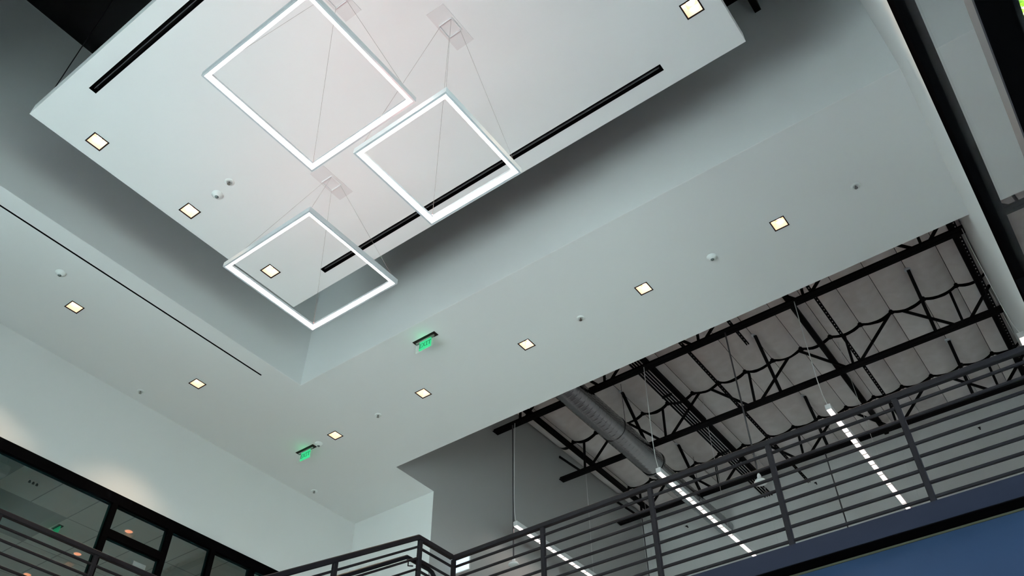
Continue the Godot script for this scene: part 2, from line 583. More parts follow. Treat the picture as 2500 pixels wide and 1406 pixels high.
func roof_joist(z: float, label: String, which: int) -> void:
	var t := thing("roof_joist", label, "joist", "black steel roof joists")
	var xa := NIB + 0.002
	var xb := WR - 0.004
	var yb: float = JY[which]
	var st := tool()
	for s in [-1, 1]:
		bar(st, P(xa, yb + 0.004, z) + Vector3(0, 0, s * 0.042), P(xb, yb + 0.004, z) + Vector3(0, 0, s * 0.042), 0.01, 0.075, 0.002)
		bar(st, P(xa, yb, z) + Vector3(0, 0, s * 0.045), P(xb, yb, z) + Vector3(0, 0, s * 0.045), 0.085, 0.012, 0.003)
	put("bottom_chord", st, M.black_steel, t)
	st = tool()
	bar(st, P(xa, YN + 0.007, z), P(xb, YN + 0.007, z), 0.12, 0.08)
	for k in range(0, 15):
		var x := node_x(k)
		# pinned seats where the blankets gather
		bar(st, P(x, YN - 0.001, z) + Vector3(0, 0, -0.06), P(x, YN - 0.001, z) + Vector3(0, 0, 0.07), 0.10, 0.03)
	put("top_chord", st, M.black_steel, t)
	var bx := []
	for k in 6:
		bx.append(-0.0325 - 0.2555 * k)
	for k in bx.size():
		var x: float = bx[k]
		if x > xa + 0.01:
			st = tool(); bar(st, P(x, yb, z), P(x + 0.004, YN, z), 0.045, 0.045)
			put("web", st, M.black_steel, t)
			st = tool(); bar(st, P(x + 0.01, yb, z), P(minf(x + 0.124, xb), YN if x + 0.124 < xb else lerpf(yb, YN, (xb - x) / 0.124), z), 0.04, 0.05)
			put("web", st, M.black_steel, t)
			var xl := x - 0.118
			if xl > xa:
				st = tool(); bar(st, P(x - 0.01, yb, z), P(xl, YN, z), 0.04, 0.05)
				put("web", st, M.black_steel, t)
	# kicker braces from the bottom chord up into the bay on the near side
	if which > 0:
		for x in [-0.092, -0.472, -0.856]:
			st = tool(); bar(st, P(x, yb + 0.005, z), P(x + 0.008, YN - 0.006, z + 0.125), 0.06, 0.05)
			put("brace", st, M.black_steel, t)
			st = tool(); bar(st, P(x + 0.008, YN - 0.004, z + 0.125) + Vector3(-0.06, 0, 0), P(x + 0.008, YN - 0.004, z + 0.125) + Vector3(0.06, 0, 0), 0.09, 0.04)
			put("brace_seat", st, M.aluminium, t)
		# end diagonal at the side wall
		st = tool(); bar(st, P(-1.066, yb + 0.004, z), P(NIB + 0.0012, 1.361, z), 0.045, 0.05)
		put("web", st, M.black_steel, t)

# ------------------------------------------------------------------ mezzanine, railings, stair
const RZ := -0.87
const RAILS := [0.557, 0.5404, 0.5247, 0.5085, 0.493, 0.4775, 0.4618, 0.4459]
const RTOP := 0.571

func mezzanine() -> void:
	var st := tool()
	pbox(st, -0.744, WR, 0.405, MZ, ZB, RZ - 0.0305)
	pbox(st, -0.744, WR, 0.4205, MZ, RZ - 0.0305, RZ - 0.002)
	pbox(st, NIB, -0.744, 0.405, MZ, ZB, RZ - 0.002)
	pbox(st, WL, NIB, 0.405, MZ, NIBZ, ZF)
	setting("floor_mezzanine", st, M.carpet, "upper floor slab behind the mezzanine railing", "floor")
	st = tool()
	pbox(st, -0.744, WR, 0.419, 0.4405, RZ - 0.0015, RZ + 0.003)
	var fa := setting("trim_1", st, M.fascia_steel, "dark steel fascia band along the mezzanine edge", "fascia")
	st = tool(); pbox(st, -0.744, WR, 0.418, 0.4204, RZ - 0.0175, RZ + 0.0027)
	put("flange", st, M.frame_black, fa)
	st = tool(); pbox(st, -0.744, WR, 0.4155, 0.4175, RZ - 0.0178, RZ - 0.0165)
	put("reveal", st, M.olive_trim, fa)
	st = tool(); pbox(st, -0.744, WR, FL, 0.4195, RZ - 0.030, RZ - 0.018)
	setting("wall_under_mezzanine", st, M.blue_paint, "blue painted wall below the mezzanine fascia", "wall")
	# guard rail along the mezzanine edge
	var t := thing("guard_railing", "long dark steel railing along the mezzanine edge at lower right", "railing")
	var xa := -0.744
	var xb := WR - 0.003
	st = tool(); bar(st, P(xa, RTOP, RZ), P(xb, RTOP, RZ), 0.052, 0.055, 0.006)
	put("top_rail", st, M.rail_steel, t)
	for y in RAILS:
		st = tool(); bar(st, P(xa, y, RZ), P(xb, y, RZ), 0.024, 0.026, 0.005)
		put("rail", st, M.rail_steel, t)
	for x in [0.044, -0.113, -0.264, -0.424, -0.5895, -0.744]:
		st = tool(); bar(st, P(x, 0.4405, RZ), P(x, RTOP - 0.003, RZ), 0.05, 0.04, 0.005)
		put("post", st, M.rail_steel, t)
	# stair railings
	stair_railing(-0.744, "dark steel stair railing bending down beside the mezzanine corner", true)
	stair_railing(-0.951, "far stair railing whose bend just shows at the bottom edge", false)
	# stair string that carries them
	for x in [-0.744, -0.951]:
		st = tool()
		bar(st, P(x, 0.425, -0.872), P(x, 0.425, -0.792), 0.05, 0.22)
		bar(st, P(x, 0.425, -0.795), P(x, 0.0, -0.118), 0.05, 0.28)
		setting("trim_2" if x > -0.8 else "trim_3", st, M.rail_steel, "dark steel string of the stair, %s side" % ("mezzanine" if x > -0.8 else "walkway"), "stair string")
	# walkway railing in front of the office glazing
	t = thing("walkway_railing", "dark steel railing of the left walkway before the office glazing", "railing")
	var rx := -1.14
	st = tool(); bar(st, P(rx, RTOP + 0.003, 0.30), P(rx, RTOP + 0.003, RZ), 0.052, 0.055, 0.006)
	put("top_rail", st, M.rail_steel, t)
	for y in RAILS:
		st = tool(); bar(st, P(rx, y, 0.30), P(rx, y, RZ), 0.024, 0.026, 0.005)
		put("rail", st, M.rail_steel, t)
	for z in [0.30, 0.161, 0.017, -0.127, -0.271, -0.415, -0.559, -0.703, -0.866]:
		st = tool(); bar(st, P(rx, MZ, z), P(rx, RTOP, z), 0.04, 0.05, 0.005)
		put("post", st, M.rail_steel, t)
	st = tool()
	bar(st, P(rx, 0.42, ZF - 0.01), P(rx, 0.42, RZ), 0.05, 0.28)
	setting("trim_4", st, M.rail_steel, "dark steel edge beam under the left walkway railing", "edge beam")

func stair_railing(x: float, label: String, main: bool) -> void:
	var t := thing("stair_railing", label, "railing")
	var kz := -0.793
	var slope := 0.628
	var down := 0.42
	var run := func(st: SurfaceTool, y: float, w: float, h: float) -> void:
		bar(st, P(x, y, RZ + 0.0048), P(x, y, kz), w, h)
		bar(st, P(x, y, kz), P(x, y - slope * down, kz + down), w, h)
	var st := tool()
	run.call(st, RTOP, 0.052, 0.055)
	put("top_rail", st, M.rail_steel, t)
	for y in RAILS:
		st = tool(); run.call(st, y, 0.022, 0.024)
		put("rail", st, M.rail_steel, t)
	for z in [-0.798, -0.652, -0.50]:
		var dy: float = slope * maxf(0.0, z - kz)
		st = tool(); bar(st, P(x, 0.44 - dy, z), P(x, RTOP - 0.003 - dy, z), 0.04, 0.052)
		put("post", st, M.rail_steel, t)
	# round handrail on the stair side with a turned-down end
	var side := -0.009 if main else 0.009
	st = tool()
	var hx := x + side
	var hy := 0.541
	var pts := [P(hx, hy - slope * down, kz + 0.010 + down), P(hx, hy, kz + 0.010), P(hx, hy, -0.828), P(hx, hy - 0.0016, -0.8355), P(hx, hy - 0.006, -0.8405), P(hx, hy - 0.012, -0.8425), P(hx, hy - 0.040, -0.8425)]
	tube(st, pts, 0.024, 12)
	var hr := put("handrail", st, M.rail_steel, t)
	for z in [kz + 0.006, -0.655]:
		var dy: float = slope * maxf(0.0, z - kz - 0.01)
		st = tool()
		tube(st, [P(hx, hy - dy, z), P(hx, hy - 0.011 - dy, z), P(x, hy - 0.014 - dy, z)], 0.007, 6)
		put("bracket", st, M.rail_steel, hr)

# ------------------------------------------------------------------ floating ceiling panel
func ceiling_panel() -> void:
	var holes := [SLOT_A, SLOT_B]
	for p in PANEL_LIGHTS:
		holes.append([p[0] - DL, p[1] - DL, p[0] + DL, p[1] + DL])
	var st := tool()
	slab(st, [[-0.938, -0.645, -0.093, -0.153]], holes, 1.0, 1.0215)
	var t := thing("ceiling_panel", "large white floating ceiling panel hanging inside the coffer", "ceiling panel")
	put("board", st, M.panel_paint_lit, t)
	st = tool()
	slab(st, [[-0.9375, -0.6445, -0.0935, -0.1535]], holes, 1.0216, 1.0236)
	put("added_dark_top", st, M.black_paint, t)  # added black layer, unseen, cuts bounce light above the panel
	for p in [[-0.93, -0.160], [-0.93, -0.637], [-0.52, -0.160], [-0.52, -0.637], [-0.101, -0.160], [-0.101, -0.637]]:
		st = tool()
		tube(st, [P(p[0], 1.0236, p[1]), P(p[0], TOP, p[1])], 0.006, 6)
		put("hanger", st, M.hanger, t)
	slot_diffuser(t, SLOT_A, 1.0, 1, "long black slot diffuser crossing the ceiling panel behind the small ring pendant", 0.009)
	slot_diffuser(t, SLOT_B, 1.0, 1, "black slot diffuser at the top left of the ceiling panel", 0.009)
	# dark beam under the deck, ending at the far coffer wall
	st = tool(); pbox(st, -0.0865, -0.0755, 1.306, 1.40, CF + 0.0011, CN)
	var b := put("roof_beam", st, M.black_steel)
	meta(b, "short black beam showing past the top corner of the ceiling panel", "beam")

# ------------------------------------------------------------------ ring pendants
func ring_pendants() -> void:
	ring(Vector3(-0.4755, 0.795, -0.2838), 0.0805, "large square light ring at the top, nearest the left slot")
	ring(Vector3(-0.3877, 0.718, -0.400), 0.0625, "smallest square light ring, middle one of the three")
	ring(Vector3(-0.6905, 0.805, -0.4900), 0.0810, "lowest square light ring in view, overlapping the coffer corner")

func ring(c: Vector3, half: float, label: String) -> void:
	var t := thing("ring_pendant", label, "pendant light", "square ring pendants", P(c.x, c.y, c.z))
	var o := half * S             # outer half width in metres
	var w := 0.048
	var h := 0.062
	var lw := 0.031
	# four mitred housing sides
	for k in 4:
		var rot := Basis(Vector3.UP, k * PI / 2)
		var i := o - w
		var st := tool()
		var e := 0.004
		var q := func(x: float, y: float, z: float) -> Vector3: return rot * Vector3(x, y, z)
		# outer face, inner face, bottom lips, top; the lens sits in the bottom channel
		quad(st, q.call(-o, 0.0, o), q.call(o, 0.0, o), q.call(o, h, o), q.call(-o, h, o))
		quad(st, q.call(i, 0.036, i), q.call(-i, 0.036, i), q.call(-i, h, i), q.call(i, h, i))
		var m1 := o - (w - lw)
		var m2 := i
		quad(st, q.call(-m1, 0.0, m1), q.call(m1, 0.0, m1), q.call(o, 0.0, o), q.call(-o, 0.0, o))
		quad(st, q.call(-o, h, o), q.call(o, h, o), q.call(m1, h, m1), q.call(-m1, h, m1))
		quad(st, q.call(m1, 0.0, m1), q.call(-m1, 0.0, m1), q.call(-m1, e, m1), q.call(m1, e, m1))
		put("housing", st, M.aluminium, t)
		st = tool()
		quad(st, q.call(-m2, e * 0.5, m2), q.call(m2, e * 0.5, m2), q.call(m1, e * 0.5, m1), q.call(-m1, e * 0.5, m1))
		put("lens_light", st, M.ring_lens_light, t)
		st = tool()
		quad(st, q.call(i, e * 0.5, i), q.call(-i, e * 0.5, i), q.call(-i, 0.036, i), q.call(i, 0.036, i))
		put("inner_lens_light", st, M.ring_lens_light, t)
		st = tool()
		quad(st, q.call(-m1, h - 0.002, m1), q.call(m1, h - 0.002, m1), q.call(m2, h - 0.002, m2), q.call(-m2, h - 0.002, m2))
		put("uplight_lens", st, M.ring_uplight_lens, t)
		var mid: Vector3 = q.call(0.0, 0.0, (m1 + m2) / 2.0)
		area_light(t, "ring_light", mid + Vector3(0, -0.004, 0), true, k % 2 == 0, Vector2(2.0 * o - w, lw), Color(1.0, 0.95, 0.91), 0.6)
		area_light(t, "ring_uplight", mid + Vector3(0, h + 0.004, 0), false, k % 2 == 0, Vector2(2.0 * o - w, lw), Color(1.0, 0.60, 0.56), 0.075)
	# canopy on the ceiling panel above, with a small open box for the cable grips
	var up := P(c.x, 1.0, c.z).y - P(0, c.y, 0).y
	var can := tool()
	var ca := 0.0135 * S
	var cb := 0.031 * S
	box(can, Vector3(-ca, up - 0.006, -cb), Vector3(ca, up, cb))
	var cn := put("canopy", can, M.canopy_shade_tone, t)
	var a := 0.0100 * S
	for k in 4:
		var rot2 := Basis(Vector3.UP, k * PI / 2)
		var st2 := tool()
		bar(st2, rot2 * Vector3(-a, up - 0.013, a), rot2 * Vector3(a, up - 0.013, a), 0.012, 0.020, 0.003)
		put("grip_rail", st2, M.white_metal, cn)
	for sx in [-1.0, 1.0]:
		for sz in [-1.0, 1.0]:
			var st3 := tool()
			tube(st3, [Vector3(sx * (o - 0.03), h, sz * (o - 0.03)), Vector3(sx * a * 0.9, up - 0.02, sz * a * 0.9)], 0.0014, 5)
			put("cable", st3, M.cable, t)
			var st4 := tool()
			tube(st4, [Vector3(sx * (o - 0.03), h - 0.002, sz * (o - 0.03)), Vector3(sx * (o - 0.034), h + 0.03, sz * (o - 0.034))], 0.006, 8)
			put("cable_grip", st4, M.aluminium, t)

# ------------------------------------------------------------------ recessed downlights
func downlights() -> void:
	var words := ["square warm downlight in the lower ceiling nearest the window wall", "square warm downlight second from the window wall in the long ceiling row",
		"square warm downlight right of the upper exit sign", "square warm downlight between the exit sign and the coffer corner",
		"square warm downlight just above the lower exit sign", "square warm downlight near the end of the thin left slot",
		"square warm downlight farthest left in the lower ceiling", ]
	var proto: Node3D = null
	var n := 0
	for p in LOWER_LIGHTS:
		var d: Node3D
		if proto == null:
			proto = make_downlight("")
			d = proto
		else:
			d = proto.duplicate()
			d.name = numbered("recessed_downlight")
			add_child(d)
		d.position = P(p[0], 1.0, p[1])
		d.set_meta("label", words[n])
		n += 1
	words = ["square warm downlight near the left corner of the floating panel", "square warm downlight mid way along the panel's left edge",
		"square warm downlight seen through the lowest ring pendant", "square warm downlight at the top edge near the panel's right corner"]
	n = 0
	for p in PANEL_LIGHTS:
		var d: Node3D = proto.duplicate()
		d.name = numbered("recessed_downlight")
		add_child(d)
		d.position = P(p[0], 1.0, p[1])
		d.set_meta("label", words[n])
		d.set_meta("group", "downlights in the floating ceiling panel")
		n += 1

func make_downlight(label: String) -> Node3D:
	var t := thing("recessed_downlight", label, "downlight", "downlights in the lower ceiling")
	var a := DL * S
	var st := tool()
	var e := 0.0125
	# thin square trim ring
	for k in 4:
		var r := Basis(Vector3.UP, k * PI / 2)
		quad(st, r * Vector3(-a + e, -0.003, a - e), r * Vector3(a - e, -0.003, a - e), r * Vector3(a + 0.002, -0.003, a + 0.002), r * Vector3(-a - 0.002, -0.003, a + 0.002))
		quad(st, r * Vector3(-a - 0.002, -0.003, a + 0.002), r * Vector3(a + 0.002, -0.003, a + 0.002), r * Vector3(a + 0.002, 0.001, a + 0.002), r * Vector3(-a - 0.002, 0.001, a + 0.002))
		quad(st, r * Vector3(a - e, -0.003, a - e), r * Vector3(-a + e, -0.003, a - e), r * Vector3(-a + e, 0.006, a - e), r * Vector3(a - e, 0.006, a - e))
	put("trim", st, M.trim_dark, t)
	# tapered square reflector
	st = tool()
	var b := a - e
	var c := a * 0.62
	var hh := 0.115
	for k in 4:
		var r := Basis(Vector3.UP, k * PI / 2)
		quad(st, r * Vector3(b, 0.004, b), r * Vector3(-b, 0.004, b), r * Vector3(-c, hh, c), r * Vector3(c, hh, c))
	quad(st, Vector3(-c, hh, -c), Vector3(c, hh, -c), Vector3(c, hh, c), Vector3(-c, hh, c))
	put("reflector", st, M.reflector, t)
	st = tool()
	lathe(st, Vector3.ZERO, [Vector2(0.034, hh - 0.001), Vector2(0.034, hh - 0.010), Vector2(0.022, hh - 0.016), Vector2(0.0, hh - 0.018)], 16)
	put("lamp", st, M.downlight_lamp, t)
	var l := SpotLight3D.new()
	l.name = "downlight_beam"
	l.light_color = Color(1.0, 0.86, 0.72)
	l.light_energy = 5.0
	l.light_size = 0.03
	l.spot_angle = 48.0
	l.spot_range = 20.0
	l.spot_attenuation = 2.0
	l.shadow_enabled = true
	t.add_child(l)
	l.position = Vector3(0, -0.006, 0)
	l.rotation = Vector3(-PI / 2, 0, 0)
	return t

# ------------------------------------------------------------------ sensors, sprinklers
func ceiling_devices() -> void:
	var sw := ["white round sensor on the ceiling panel between the downlight and the large ring", "white round sensor left on the lower ceiling above the warm downlight",
		"white round sensor between the two right downlights of the lower ceiling", "white round sensor beside the lower exit sign"]
	var sp := [[-0.844, -0.403], [-1.182, -0.358], [-0.307, -0.969], [-1.204, -0.964]]
	for i in 4:
		var t := thing("ceiling_sensor", sw[i], "sensor", "round ceiling sensors", P(sp[i][0], 1.0, sp[i][1]))
		var st := tool()
		lathe(st, Vector3.ZERO, [Vector2(0.066, 0.0), Vector2(0.066, -0.010), Vector2(0.060, -0.020), Vector2(0.045, -0.034), Vector2(0.030, -0.044), Vector2(0.026, -0.045), Vector2(0.0, -0.045)], 24)
		put("body", st, M.plastic_white, t)
		st = tool()
		lathe(st, Vector3.ZERO, [Vector2(0.024, -0.0455), Vector2(0.020, -0.052), Vector2(0.010, -0.056), Vector2(0.0, -0.057)], 16)
		put("lens", st, M.lens_grey, t)
	var kw := ["small sprinkler head beside the round sensor on the ceiling panel", "small sprinkler head on the left strip below the left sensor",
		"small sprinkler head between the two exit signs", "small sprinkler head in the middle of the long downlight row",
		"small sprinkler head nearest the window wall", "small sprinkler head below the lower exit sign"]
	var kp := [[-0.811, -0.398], [-1.347, -0.634], [-1.038, -0.964], [-0.559, -0.965], [-0.066, -0.965], [-1.347, -1.089]]
	for i in 6:
		var t := thing("sprinkler_head", kw[i], "sprinkler", "pendent sprinkler heads", P(kp[i][0], 1.0, kp[i][1]))
		var st := tool()
		lathe(st, Vector3.ZERO, [Vector2(0.056, 0.0), Vector2(0.056, -0.004), Vector2(0.046, -0.012), Vector2(0.026, -0.015), Vector2(0.022, 0.002)], 20)
		put("escutcheon", st, M.plastic_white, t)
		st = tool()
		lathe(st, Vector3.ZERO, [Vector2(0.009, 0.0), Vector2(0.009, -0.016), Vector2(0.004, -0.018), Vector2(0.004, -0.034), Vector2(0.020, -0.036), Vector2(0.020, -0.038), Vector2(0.0, -0.038)], 14, false)
		for s in [-1.0, 1.0]:
			tube(st, [Vector3(s * 0.008, -0.012, 0), Vector3(s * 0.014, -0.022, 0), Vector3(s * 0.005, -0.035, 0)], 0.002, 5)
		put("head", st, M.chrome, t)

# ------------------------------------------------------------------ exit signs
func exit_signs() -> void:
	exit_sign(P(-0.811, 1.0, -0.843), "green exit sign hanging from the ceiling below the coffer edge")
	exit_sign(P(-1.241, 1.0, -0.963), "green exit sign in the far left corner of the ceiling")

func exit_sign(at: Vector3, label: String) -> void:
	var t := thing("exit_sign", label, "exit sign", "green exit signs", at)
	var st := tool()
	box(st, Vector3(-0.199, -0.008, -0.048), Vector3(0.199, 0.0, 0.042))
	put("canopy", st, M.trim_dark, t)
	st = tool()
	box(st, Vector3(-0.165, -0.020, -0.012), Vector3(0.165, -0.008, 0.012))
	put("lamp_strip", st, M.chrome, t)
	st = tool()
	box(st, Vector3(-0.164, -0.203, -0.004), Vector3(0.164, -0.018, 0.004))
	put("sheet", st, M.acrylic, t)
	st = tool()
	box(st, Vector3(-0.095, -0.190, -0.0075), Vector3(0.117, -0.040, -0.0045))
	box(st, Vector3(-0.095, -0.190, 0.0045), Vector3(0.117, -0.040, 0.0075))
	var lg := put("legend_light", st, M.exit_green_light, t)
	var f := SystemFont.new()
	f.font_names = PackedStringArray(["Droid Sans"])
	f.font_weight = 700
	var tm := TextMesh.new()
	tm.text = "EXIT"
	tm.font = f
	tm.font_size = 64
	tm.pixel_size = 0.00165
	tm.depth = 0.002
	var o := MeshInstance3D.new()
	o.name = "lettering_light"
	o.mesh = tm
	o.material_override = M.exit_letter_light
	lg.add_child(o, true)
	o.position = Vector3(0.011, -0.115, 0.0087)
	var l := OmniLight3D.new()
	l.name = "exit_light"
	l.light_color = Color(0.25, 1.0, 0.6)
	l.light_energy = 0.004
	l.light_size = 0.05
	l.omni_range = 12.0
	l.omni_attenuation = 2.0
	l.shadow_enabled = true
	t.add_child(l)
	l.position = Vector3(0.0, -0.10, 0.05)

# ------------------------------------------------------------------ duct, conduits, beams, struts, hanging rods
func spiral_section(st: SurfaceTool, cx: float, cy: float, r: float, z0: float, z1: float, pitch: float) -> void:
	# a round duct along z with a raised spiral seam
	st.set_smooth_group(0)
	var n := 40
	var length := absf(z1 - z0)
	var rows := int(length / (pitch / 8.0))
	var ring := func(i: int) -> Array:
		var out := []
		var z := lerpf(z0, z1, float(i) / rows)
		for k in n:
			var t := TAU * k / n
			var ph := fposmod(absf(z - z0) / pitch + float(k) / n, 1.0)
			var rr := r + (0.0045 if ph < 0.10 else 0.0)
			out.append(Vector3(cx + cos(t) * rr, cy + sin(t) * rr, z))
		return out
	var prev: Array = ring.call(0)
	for i in range(1, rows + 1):
		var cur: Array = ring.call(i)
		for k in n:
			var k2 := (k + 1) % n
			quad(st, prev[k], prev[k2], cur[k2], cur[k])
		prev = cur
	st.set_smooth_group(-1)

func roof_services() -> void:
	# spiral duct
	var t := thing("spiral_duct", "round galvanised spiral duct under the roof joists", "duct")
	var cx := -0.857 * S
	var cy := EYE + 1.2435 * S
	var r := 0.0335 * S
	var st := tool()
	spiral_section(st, cx, cy, r, -1.128 * S, -1.80 * S, 0.13)
	put("wide_section", st, M.galvanised, t)
	var r2 := 0.0225 * S
	var cx2 := cx - 0.002 * S
	st = tool()
	spiral_section(st, cx2, cy, r2, -1.812 * S, -2.235 * S, 0.13)
	put("narrow_section", st, M.galvanised, t)
	st = tool()
	var zc := -1.80 * S
	st.set_smooth_group(0)
	var n := 40
	for k in n:
		var a0 := TAU * k / n
		var a1 := TAU * (k + 1) / n
		var p := [Vector2(r + 0.012, zc + 0.03), Vector2(r + 0.012, zc - 0.02), Vector2(r, zc - 0.02), Vector2(r2, zc - 0.10)]
		for i in 3:
			var u: Vector2 = p[i]
			var v: Vector2 = p[i + 1]
			quad(st, Vector3(cx + cos(a0) * u.x, cy + sin(a0) * u.x, u.y), Vector3(cx + cos(a1) * u.x, cy + sin(a1) * u.x, u.y), Vector3(cx + cos(a1) * v.x, cy + sin(a1) * v.x, v.y), Vector3(cx + cos(a0) * v.x, cy + sin(a0) * v.x, v.y))
	st.set_smooth_group(-1)
	put("reducer", st, M.galvanised, t)
	for z in [-1.30, -1.60, -2.02]:
		var rr := (r if z > -1.8 else r2) + 0.006
		var ring := []
		for k in 25:
			var a := TAU * k / 24.0
			ring.append(Vector3(cx + cos(a) * rr, cy + sin(a) * rr, z * S))
		st = tool()
		tube(st, ring, 0.007, 5)
		tube(st, [Vector3(cx + rr, cy, z * S), Vector3(cx + rr, EYE + 1.37 * S, z * S)], 0.005, 5)
		put("hanger_strap", st, M.hanger, t)
	# conduits on the joists
	var cw := ["leftmost of the bundle of thin black conduits under the roof", "second thin black conduit of the roof bundle from the left", "third thin black conduit of the roof bundle from the left", "rightmost thin black conduit, beside the thick beam"]
	for i in 4:
		st = tool()
		var x := (-0.5565 + 0.0056 * i) * 1.302
		tube(st, [P(x, 1.302, EDGE - 0.003), P(x, 1.302, ZB + 0.001)], 0.020, 8)
		for z in [-1.3, -1.63, -1.95]:
			bar(st, P(x, 1.302, z), P(x, 1.302, z - 0.004), 0.048, 0.048)
		meta(put("conduit", st, M.black_steel), cw[i], "conduit", "black conduits under the roof")
	# thick beams running back under the blankets
	var bw := ["black roof beam meeting the grey side wall, left of the duct", "black roof beam beside the conduit bundle", "black roof beam above the third linear light", "black roof beam at far right by the window wall"]
	var bx := [-0.7965, -0.5305, -0.250, 0.024]
	for i in 4:
		st = tool()
		var x: float = bx[i] * 1.368
		bar(st, P(x, 1.372, EDGE - 0.003), P(x, 1.372, ZB + 0.001), 0.10, 0.11, 0.012)
		meta(put("roof_beam", st, M.black_steel), bw[i], "beam", "black roof beams")
	# slotted struts
	var sw := ["slotted black strut right of the conduits", "slotted black strut right of the third roof beam", "short slotted black strut at the lower ceiling edge", "slotted black tray beside the far right beam"]
	var sx := [-0.451, -0.209, -0.355, 0.030]
	var s0 := [EDGE - 0.003, EDGE - 0.003, EDGE - 0.003, -1.30]
	var s1 := [ZB + 0.001, -2.07, -1.57, -2.19]
	for i in 4:
		var x: float = sx[i] * 1.304
		var tt := thing("slotted_strut", sw[i], "strut", "slotted black struts")
		st = tool()
		var zz: float = s0[i]
		for s in [-1.0, 1.0]:
			bar(st, P(x, 1.302, s0[i]) + Vector3(s * 0.019, 0, 0), P(x, 1.302, s1[i]) + Vector3(s * 0.019, 0, 0), 0.020, 0.03)
		put("channel", st, M.black_steel, tt)
		st = tool()
		while zz > s1[i] + 0.012:
			bar(st, P(x, 1.3, zz) + Vector3(-0.015, 0, 0), P(x, 1.3, zz) + Vector3(0.015, 0, 0), 0.055, 0.012, 0.002)
			zz -= 0.0125
		put("slot_bridges", st, M.black_steel, tt)
	# junction box on the right tray
	st = tool()
	bar(st, P(0.0285, 1.297, -1.318), P(0.0285, 1.297, -1.335), 0.15, 0.08, 0.008)
	meta(put("junction_box", st, M.plastic_white), "small pale junction box on the slotted tray near the window wall", "junction box")
	# bell pendants on rods
	var pw := ["white bell pendant hanging on a dark rod left of the linear lights", "white bell pendant on a rod between two linear lights", "far bell pendant on a rod behind the mezzanine fascia, right one", "far bell pendant on a rod behind the railing, left one"]
	var pp := [[-1.077, -1.468, 0.893], [-0.477, -1.468, 0.885], [-0.486, -2.09, 0.885], [-1.057, -2.09, 0.885]]
	for i in 4:
		var q: Array = pp[i]
		var tt := thing("bell_pendant", pw[i], "pendant", "bell pendants on rods", P(q[0], q[2], q[1]))
		var top: float = (1.280 - q[2]) * S
		st = tool()
		tube(st, [Vector3(0, 0.12, 0), Vector3(0, top, 0)], 0.014, 8)
		put("rod", st, M.frame_grey, tt)
		st = tool()
		lathe(st, Vector3.ZERO, [Vector2(0.018, 0.16), Vector2(0.030, 0.13), Vector2(0.034, 0.07), Vector2(0.075, 0.05), Vector2(0.095, 0.02), Vector2(0.100, 0.0), Vector2(0.090, 0.0)], 24)
		put("shade", st, M.white_metal, tt)
		st = tool()
		lathe(st, Vector3.ZERO, [Vector2(0.09, 0.004), Vector2(0.05, -0.006), Vector2(0.0, -0.008)], 20)
		put("diffuser", st, M.plastic_white, tt)
	# sidewall heads on the back wall
	var hw := ["tiny dark sidewall sprinkler at the left of the back wall", "tiny dark sidewall sprinkler on the back wall behind the middle railing", "tiny dark sidewall sprinkler at the right of the back wall"]
	var hx := [-0.981, -0.569, -0.119]
	for i in 3:
		st = tool()
		tube(st, [P(hx[i], 1.289, ZB), P(hx[i], 1.289, ZB + 0.010)], 0.014, 8)
		bar(st, P(hx[i], 1.289, ZB + 0.010) - Vector3(0.025, 0, 0), P(hx[i], 1.289, ZB + 0.010) + Vector3(0.025, 0, 0), 0.03, 0.012)
		meta(put("sidewall_sprinkler", st, M.black_steel), hw[i], "sprinkler", "sidewall sprinklers on the back wall")
	# small lit panel projecting from the side wall
	var d := thing("wall_display", "small pale blue lit panel projecting from the side wall behind the railing corner", "display")
	st = tool()
	box(st, P(-1.133, 0.834, -1.330), P(-1.0905, 0.8705, -1.3265))
	put("casing", st, M.white_metal, d)
	st = tool()
	box(st, P(-1.1315, 0.8350, -1.3266), P(-1.0915, 0.8695, -1.3262))
	put("screen", st, M.display_light, d)
	st = tool()
	bar(st, P(NIB, 0.852, -1.3285), P(-1.1325, 0.852, -1.3285), 0.05, 0.05)
	put("wall_bracket", st, M.white_metal, d)

# ------------------------------------------------------------------ linear pendants over the mezzanine
func linear_pendants() -> void:
	var words := ["linear pendant light with bright segments, left one, before the grey side wall", "linear pendant light with bright segments beneath the spiral duct", "linear pendant light with bright segments at right, reaching the fascia", "linear pendant light just entering at the right picture edge"]
	var xs := [-1.067, -0.687, -0.309, 0.0475]
	for i in 4:
		var x: float = xs[i]
		var t := thing("linear_pendant", words[i], "pendant light", "linear pendants over the mezzanine", P(x, 0.985, -1.462))
		var length := 0.70 * S
		var st := tool()
		bar(st, Vector3(0, 0.045, 0), Vector3(0, 0.045, -length), 0.088, 0.090, 0.004)
		put("housing", st, M.white_metal, t)
		var seg := 0.0498 * S
		for k in 14:
			st = tool()
			var z0 := -(k * seg) - 0.012
			bar(st, Vector3(0, -0.0015, z0), Vector3(0, -0.0015, z0 - seg + 0.045), 0.072, 0.010, 0.004)
			put("lens_light", st, M.linear_lens_light, t)
		for z in [-0.02, -0.338 * S, -0.68 * S]:
			st = tool()
			var top := (1.278 - 0.985) * S
			var pts := [Vector3(0, 0.09, z)]
			if z > -0.1:
				pts.append(Vector3(-0.01, 0.16, z)); pts.append(Vector3(-0.028, 0.30, z)); pts.append(Vector3(-0.034, 0.6, z))
				pts.append(Vector3(-0.020, top * 0.7, z))
			pts.append(Vector3(0, top if z > -0.1 else (1.39 - 0.985) * S, z))
			tube(st, pts, 0.0075 if z > -0.1 else 0.004, 6)
			put("cable", st, M.white_cable, t)
		area_light(t, "linear_light", Vector3(0, -0.010, -length / 2.0), true, false, Vector2(length, 0.072), Color(1.0, 0.92, 0.88), 1.0)

